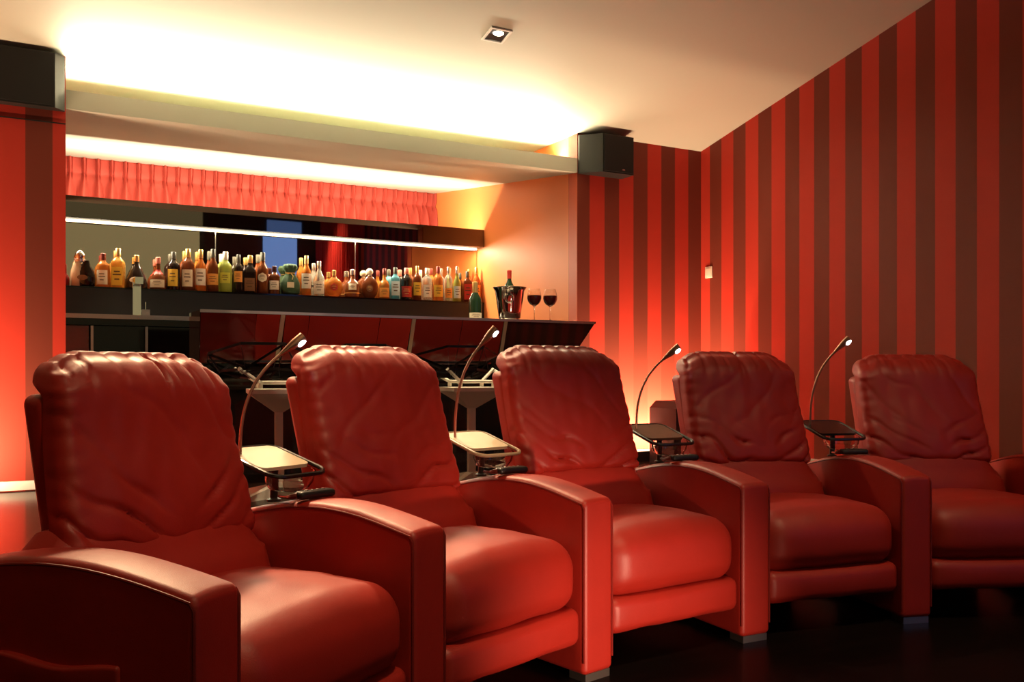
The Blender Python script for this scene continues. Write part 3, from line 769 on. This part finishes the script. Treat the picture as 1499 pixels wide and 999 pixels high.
bottle(-1.983, .271, 0.087, 'std', G['blue'], Lb['grey'], Lb['pale'], 'pale blue square bottle with pale label', (0.12, .56), square=True)
bottle(-1.882, .273, 0.095, 'std', G['dark'], Lb['pink'], Lb['red'], 'dark bottle with red cap right of the blue bottle', (0.08, .42), 2.2)
bottle(-1.783, .294, 0.076, 'std', G['brown'], Lb['gold'], Lb['yellow'], 'brown bottle with arched yellow label right of the red capped one', (0.14, .52), 2.0)
bottle(-1.691, .281, 0.094, 'std', G['clear'], Lb['white'], Lb['white'], 'clear white bottle with white cap and pale label', (0.10, .48), 1.6)
bottle(-1.588, .301, 0.091, 'std', G['amber'], Lb['rust'], Lb['yellow'], 'amber bottle with rust cap and yellow label', (0.12, .46), 2.0)
bottle(-1.489, .304, 0.075, 'std', G['clear'], Lb['silver'], Lb['orange'], 'clear bottle with small orange label and silver cap', (0.10, .38), 1.8)
bottle(-1.407, .311, 0.074, 'wine', G['green'], Lb['silver'], Lb['pale'], 'pale greenish bottle with silver cap', (0.10, .44), 1.9)
bottle(-1.306, .275, 0.084, 'std', G['brown'], Lb['grey'], Lb['red'], 'square red brown bottle with black cap', (0.08, .58), square=True)
bottle(-1.216, .314, 0.080, 'tall', G['amber'], Lb['gold'], Lb['orange'], 'tall orange bottle at the right end of the shelf', (0.10, .50), 2.0)

# ------------------------------------------------------------------ things on the bar
BT = 1.0015
t = bottle(0, .255, .090, 'wine', G['dgreen'], Lb['gold'], Lb['cream'], 'small champagne bottle with gold neck foil standing on the bar', (0.03, .18), 2.4, loc=(-2.085, -0.16, BT), capz=.62, cap_r=1.25, name='champagne_bottle')
bk = thing('ice_bucket', (-1.838, -0.19, BT), 'polished steel wine bucket with ring handle on the bar', 'bucket')
MB().lathe([(.070, 0), (.072, .004), (.068, .012), (.074, .018), (.080, .06), (.090, .13), (.100, .20), (.114, .222), (.117, .225), (.114, .227), (.098, .206), (.087, .13), (.076, .06), (.070, .022), (.03, .020)], 40).obj('bucket', M_CHROME, bk)
for s in (0, 1):
    a0 = math.radians(-120) + s * PI
    c = Vector((.097 * math.cos(a0), .097 * math.sin(a0), .155)); tx = Vector((-math.sin(a0), math.cos(a0), 0)); o_ = Vector((math.cos(a0), math.sin(a0), 0))
    MB().tube([c + o_ * .012 + tx * .030 * math.cos(q) + Vector((0, 0, .030 * math.sin(q) - .012)) for q in [2 * PI * k / 24 for k in range(24)]], .0045, 8, True).obj('ring_handle', M_CHROME, bk)
    MB().tube([c + Vector((0, 0, .018)) - o_ * .004, c + Vector((0, 0, .018)) + o_ * .022], .010, 12).obj('lug', M_CHROME, bk)
wb = thing('wine_bottle', (-1.838, -0.185, BT + .028), 'dark red wine bottle with red capsule standing in the bucket', 'bottle', -0.3)
MB().lathe([(.034, 0), (.037, .006), (.037, .185), (.034, .205), (.020, .232), (.0145, .25), (.0145, .268)], 24).obj('glass', G['dgreen'], wb)
MB().lathe([(.0155, .258), (.0158, .300), (.0165, .302), (.0165, .312), (.012, .316)], 20).obj('capsule', Lb['red'], wb)

def wine_glass(x, y, lab):
    g = thing('wine_glass', (x, y, BT), lab, 'wine glass', 0, 'wine glasses on the bar')
    MB().lathe([(.036, 0), (.036, .0015), (.012, .006), (.0045, .012), (.0038, .05), (.0040, .098), (.010, .106), (.030, .118), (.044, .138), (.049, .158), (.048, .180), (.043, .205), (.037, .226),
                (.0362, .226), (.0421, .205), (.0470, .180), (.0480, .158), (.043, .139), (.029, .120), (.008, .109), (.002, .107)], 32, cap=False).obj('glass', M_GLASS, g)
    MB().lathe([(.002, .1075), (.008, .1095), (.0285, .1205), (.0425, .1395), (.0474, .158), (.0467, .178), (.001, .178)], 32, cap=False).obj('wine', M_WINE, g)
wine_glass(-1.650, -0.20, 'left wine glass half full of red wine next to the bucket')
wine_glass(-1.534, -0.22, 'right wine glass half full of red wine nearest the bar end')

# ------------------------------------------------------------------ bar stools
def stool(x, y, rz, label, ped=0.0):
    t = thing('bar_stool', (x, y, 0), label, 'bar stool', rz, 'bar stools in front of the bar')
    # faceted lattice seat shell: rings of vertices, back lies towards -y
    def ring(r, z, zb, n=8, sq=0.9):
        v = []
        for k in range(n):
            a = 2 * PI * (k + .5) / n; b = max(0, -math.sin(a)); v.append((r * math.cos(a), r * sq * math.sin(a) - 0.03 * b, z + zb * b))
        return v
    bm = bmesh.new()
    R = [ring(0.11, 0.630, 0.0), ring(0.21, 0.655, 0.02), ring(0.275, 0.715, 0.090)]
    vs = [[bm.verts.new(p) for p in r_] for r_ in R]
    bm.faces.new(vs[0])
    for j in range(2):
        for k in range(8):
            l = (k + 1) % 8
            a, b, c, d = vs[j][k], vs[j][l], vs[j + 1][l], vs[j + 1][k]
            if k % 2: bm.faces.new((a, b, c)); bm.faces.new((a, c, d))
            else: bm.faces.new((a, b, d)); bm.faces.new((b, c, d))
    res = bmesh.ops.inset_individual(bm, faces=bm.faces[:], thickness=0.031, depth=0)
    fr = set(res['faces'])
    inner = [f for f in bm.faces if f not in fr]
    bmesh.ops.delete(bm, geom=inner, context='FACES_ONLY')
    bmesh.ops.recalc_face_normals(bm, faces=bm.faces)
    me = bpy.data.meshes.new('seat_lattice'); bm.to_mesh(me); bm.free(); me.materials.append(M_STOOLB)
    o = link('seat_lattice', me, t); s_ = o.modifiers.new('thick', 'SOLIDIFY'); s_.thickness = 0.014
    # grey-white cradle: square frame and four struts
    p = ped
    q = [(p - .10, -.10), (p + .10, -.10), (p + .10, .10), (p - .10, .10)]
    for k in range(4):
        a, b = q[k], q[(k + 1) % 4]
        MB().tube([(a[0], a[1], .595), (b[0], b[1], .595)], .009, 6).obj('cradle_bar', M_STOOLW, t)
        MB().tube([(a[0], a[1], .595), (a[0] * 1.0 + (a[0] - p) * 1.1, a[1] * 2.0, .668)], .010, 6).obj('strut', M_STOOLW, t)
        MB().tube([(a[0], a[1], .565), (a[0], a[1], .605)], .012, 8).obj('bolt', M_STOOLW, t)
    # inverted pyramid head, square post, cross base
    m = MB(); hw = .155
    m.add([(p - hw, -hw, .562), (p + hw, -hw, .562), (p + hw, hw, .562), (p - hw, hw, .562), (p - hw, -hw, .540), (p + hw, -hw, .540), (p + hw, hw, .540), (p - hw, hw, .540),
           (p - .022, -.022, .440), (p + .022, -.022, .440), (p + .022, .022, .440), (p - .022, .022, .440)],
          [(0, 1, 2, 3), (0, 4, 5, 1), (1, 5, 6, 2), (2, 6, 7, 3), (3, 7, 4, 0), (4, 8, 9, 5), (5, 9, 10, 6), (6, 10, 11, 7), (7, 11, 8, 4), (8, 11, 10, 9)])
    m.obj('pyramid_head', M_STOOLW, t, smooth=False)
    MB().box(p - .020, p + .020, -.020, .020, .03, .445).obj('post', M_STOOLW, t, smooth=False)
    for k in range(4):
        a = PI / 4 + k * PI / 2; c, s = math.cos(a), math.sin(a)
        m = MB(); n_ = (-s, c)
        m.add([(p + c * .02 - n_[0] * .03, s * .02 - n_[1] * .03, 0.0), (p + c * .02 + n_[0] * .03, s * .02 + n_[1] * .03, 0.0), (p + c * .26 + n_[0] * .014, s * .26 + n_[1] * .014, 0.0), (p + c * .26 - n_[0] * .014, s * .26 - n_[1] * .014, 0.0),
               (p + c * .02 - n_[0] * .022, s * .02 - n_[1] * .022, 0.07), (p + c * .02 + n_[0] * .022, s * .02 + n_[1] * .022, 0.07), (p + c * .26 + n_[0] * .010, s * .26 + n_[1] * .010, 0.018), (p + c * .26 - n_[0] * .010, s * .26 - n_[1] * .010, 0.018)],
              [(0, 3, 2, 1), (4, 5, 6, 7), (0, 1, 5, 4), (1, 2, 6, 5), (2, 3, 7, 6), (3, 0, 4, 7)])
        m.obj('foot_bar', M_STOOLW, t, smooth=False)
    return t
stool(-3.68, -0.86, -0.15, 'black lattice bar stool seen between the two nearest recliners', 0.10)
stool(-3.16, -0.86, -0.1, 'black lattice bar stool hidden behind the second recliner')
stool(-2.58, -0.86, -0.12, 'black lattice bar stool seen left of the middle recliner', 0.12)
stool(-2.02, -0.86, -0.1, 'black lattice bar stool hidden behind the middle recliner')

# ------------------------------------------------------------------ speakers, switch, downlights, subwoofer, washers
def speaker(x0, x1, z0, z1, label, flip=False, D=0.15, s=0.12):
    cx = (x0 + x1) / 2; hw = (x1 - x0) / 2
    t = thing('wall_speaker', (cx, 0, z0), label, 'speaker', 0, 'black wall speakers')
    H = z1 - z0
    po = [(-hw, 0), (-hw, -0.02), (-hw + s, -D), (hw, -D), (hw, 0)] if not flip else [(-hw, 0), (-hw, -D), (hw - s, -D), (hw, -0.02), (hw, 0)]
    m = MB().prism(po, 2, 0, H); m.obj('cabinet', M_SPEAK, t, smooth=False)
    g0, g1 = ((-hw + s + .01, hw - .01) if not flip else (-hw + .01, hw - s - .01))
    MB().box(g0, g1, -D - .006, -D, .01, H - .01).obj('grille', mat('speaker_cloth', (0.010, 0.009, 0.008), 0.7, bump=.5, bscale=500), t, smooth=False)
    MB().box((g0 + g1) / 2 + .03, (g0 + g1) / 2 + .055, -D - .0075, -D - .006, .025, .033).obj('badge', Lb['silver'], t, smooth=False)
    return t
speaker(-1.165, -0.77, 2.112, 2.392, 'black wall speaker at the ceiling right of the bar opening')
speaker(-5.35, -4.553, 2.10, 2.400, 'long black wall speaker at the ceiling left of the bar opening', True, 0.07, 0.05)

sw = thing('light_switch', (0, -0.100, 1.437), 'white light switch on the striped wall by the corner', 'light switch')
MB().rbox((-0.006, 0, 0), (0.012, 0.080, 0.090), 0.004, 2, 2, 2, 2).obj('plate', mat('white_plastic', (0.85, 0.72, 0.58), 0.4), sw)
MB().rbox((-0.013, -0.003, 0), (0.006, 0.050, 0.060), 0.002, 2, 2, 2, 2).obj('rocker', mat('white_plastic', (0.85, 0.72, 0.58), 0.4), sw)

def downlight(x, y, label):
    """recessed-look square spot flush with the sloping ceiling"""
    t = thing('downlight', (x, y, zc(y)), label, 'downlight', 0, 'square ceiling downlights')
    t.rotation_euler = (-math.atan(SL), 0, 0)
    fr = MB(); a, b = .068, .057
    fr.box(-a, a, -a, -b, -.010, 0).box(-a, a, b, a, -.010, 0).box(-a, -b, -b, b, -.010, 0).box(b, a, -b, b, -.010, 0)
    fr.obj('frame', M_WHITE, t, smooth=False)
    MB().box(-b, b, -b, b, -.003, -.0005).obj('recess', M_BLACKM, t, smooth=False)
    MB().lathe([(.026, -.010), (.033, -.004), (.034, -.003)], 24, .7, (0, -.018, 0)).obj('lamp', M_LAMPDISC, t)
    return t
downlight(-2.33, -0.945, 'square white framed downlight with glowing lamp in the ceiling')
spot('downlight_beam_back', (-2.33, -0.945, zc(-0.945) - 0.02), (-2.45, -0.945, 0), 240, 105, 0.6, WARM)
# further downlights of the same kind over the recliners, above the picture; some are added fill
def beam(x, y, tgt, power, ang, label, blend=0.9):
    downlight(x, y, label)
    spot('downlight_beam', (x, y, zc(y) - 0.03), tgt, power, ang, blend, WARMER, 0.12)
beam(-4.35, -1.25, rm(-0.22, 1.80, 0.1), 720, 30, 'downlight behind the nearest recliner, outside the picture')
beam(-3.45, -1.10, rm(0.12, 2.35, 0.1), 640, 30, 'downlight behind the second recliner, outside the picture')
p = rm(0.45, 1.0); beam(p.x, p.y, rm(-0.35, 2.45, 0.4), 260, 40, 'added fill downlight in front of the nearest recliner, outside the picture')  # added lamp, lifts the dark backs of the nearest recliners
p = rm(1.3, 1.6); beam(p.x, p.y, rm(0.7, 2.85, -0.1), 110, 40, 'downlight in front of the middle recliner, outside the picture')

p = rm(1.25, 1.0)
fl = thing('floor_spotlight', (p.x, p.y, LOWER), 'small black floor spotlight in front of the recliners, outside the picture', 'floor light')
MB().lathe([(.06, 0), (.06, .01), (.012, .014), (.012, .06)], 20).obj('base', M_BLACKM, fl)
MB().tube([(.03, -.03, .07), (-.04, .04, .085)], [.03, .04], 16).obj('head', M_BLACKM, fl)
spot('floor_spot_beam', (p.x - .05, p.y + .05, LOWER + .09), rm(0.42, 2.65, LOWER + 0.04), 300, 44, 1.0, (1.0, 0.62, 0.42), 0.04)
p = rm(1.9, 1.9); beam(p.x, p.y, rm(1.75, 3.5, 0.3), 170, 46, 'added fill downlight in front of the two right recliners, outside the picture')  # added lamp, brightens the backs of the right-hand recliners

sb = thing('subwoofer', (-0.625, -0.52, 0), 'dark floor loudspeaker with chamfered corner by the striped wall', 'speaker')
MB().prism([(-.165, .0), (.17, .0), (.17, .445), (-.11, .445), (-.165, .395)], 1, -.15, .15).obj('cabinet', mat('dark_red_cabinet', (0.018, 0.004, 0.003), 0.5), sb, smooth=False)
MB().box(-.10, .15, -.156, -.15, .03, .36).obj('grille', mat('brown_cloth', (0.035, 0.014, 0.010), 0.8), sb, smooth=False)

def washer(x0, x1, y, label):
    t = thing('wall_washer', ((x0 + x1) / 2, y, 0), label, 'floor light', 0, 'linear floor lights washing the walls')
    hw = (x1 - x0) / 2
    MB().box(-hw - .03, hw + .03, -.045, .03, 0.0, .072).obj('housing', M_BLACKM, t, smooth=False)
    MB().box(-hw, hw, -.03, .025, .072, .078).obj('lens', mat('washer_lens', (1, .7, .45), .4, emit=(1.0, .6, .35), estr=3), t, smooth=False)
washer(-6.5, -5.0, -0.32, 'linear floor light washing the striped wall left of the bar')
washer(-1.08, -0.08, -0.25, 'linear floor light washing the striped wall behind the recliners')

# ------------------------------------------------------------------ screen end of the room (seen only in the mirror and the lacquer)
sc = thing('projection_screen', (-3.6, YR + 0.02, 0.6), 'olive grey projection screen on the rear wall, seen in the mirror', 'screen')
MB().box(-2.2, 1.50, 0.0, 0.02, 0.0, 3.1).obj('picture', mat('screen_picture', (0.2, 0.2, 0.15), 0.8, emit=(0.34, 0.30, 0.15), estr=0.75), sc, smooth=False)
MB().box(1.50, 1.58, 0.0, 0.04, -0.05, 3.15).obj('frame_side', M_BLACKM, sc, smooth=False)
MB().box(-2.28, -2.2, 0.0, 0.04, -0.05, 3.15).obj('frame_side', M_BLACKM, sc, smooth=False)
struct('window_1', MB().box(-1.02, -0.42, YR, YR + 0.03, 0.0, 3.30), mat('dusk_window', (0.1, 0.2, 0.5), 0.3, emit=(0.17, 0.36, 0.95), estr=0.85), 'tall blue window in the rear wall, seen in the mirror')

def drape():
    m = MB(); v = []; f = []; n = 260
    for z in (LOWER + .02, 1.5, 3.55):
        for i in range(n + 1):
            y = -7.12 + 2.15 * i / n
            v.append((-0.06 - 0.035 * math.sin(i * 0.62 + 0.4 * math.sin(i * .13)) - .01 * math.sin(i * .21), y, z))
    for j in range(2):
        for i in range(n): f.append((j * (n + 1) + i, j * (n + 1) + i + 1, (j + 1) * (n + 1) + i + 1, (j + 1) * (n + 1) + i))
    return m.add(v, f)
dr_ = drape().obj('red_drape', mat('red_velvet', (0.55, 0.02, 0.02), 0.7), angle=80)
tag(dr_, 'long red drape on the side wall near the screen, seen in the mirror', 'curtain')
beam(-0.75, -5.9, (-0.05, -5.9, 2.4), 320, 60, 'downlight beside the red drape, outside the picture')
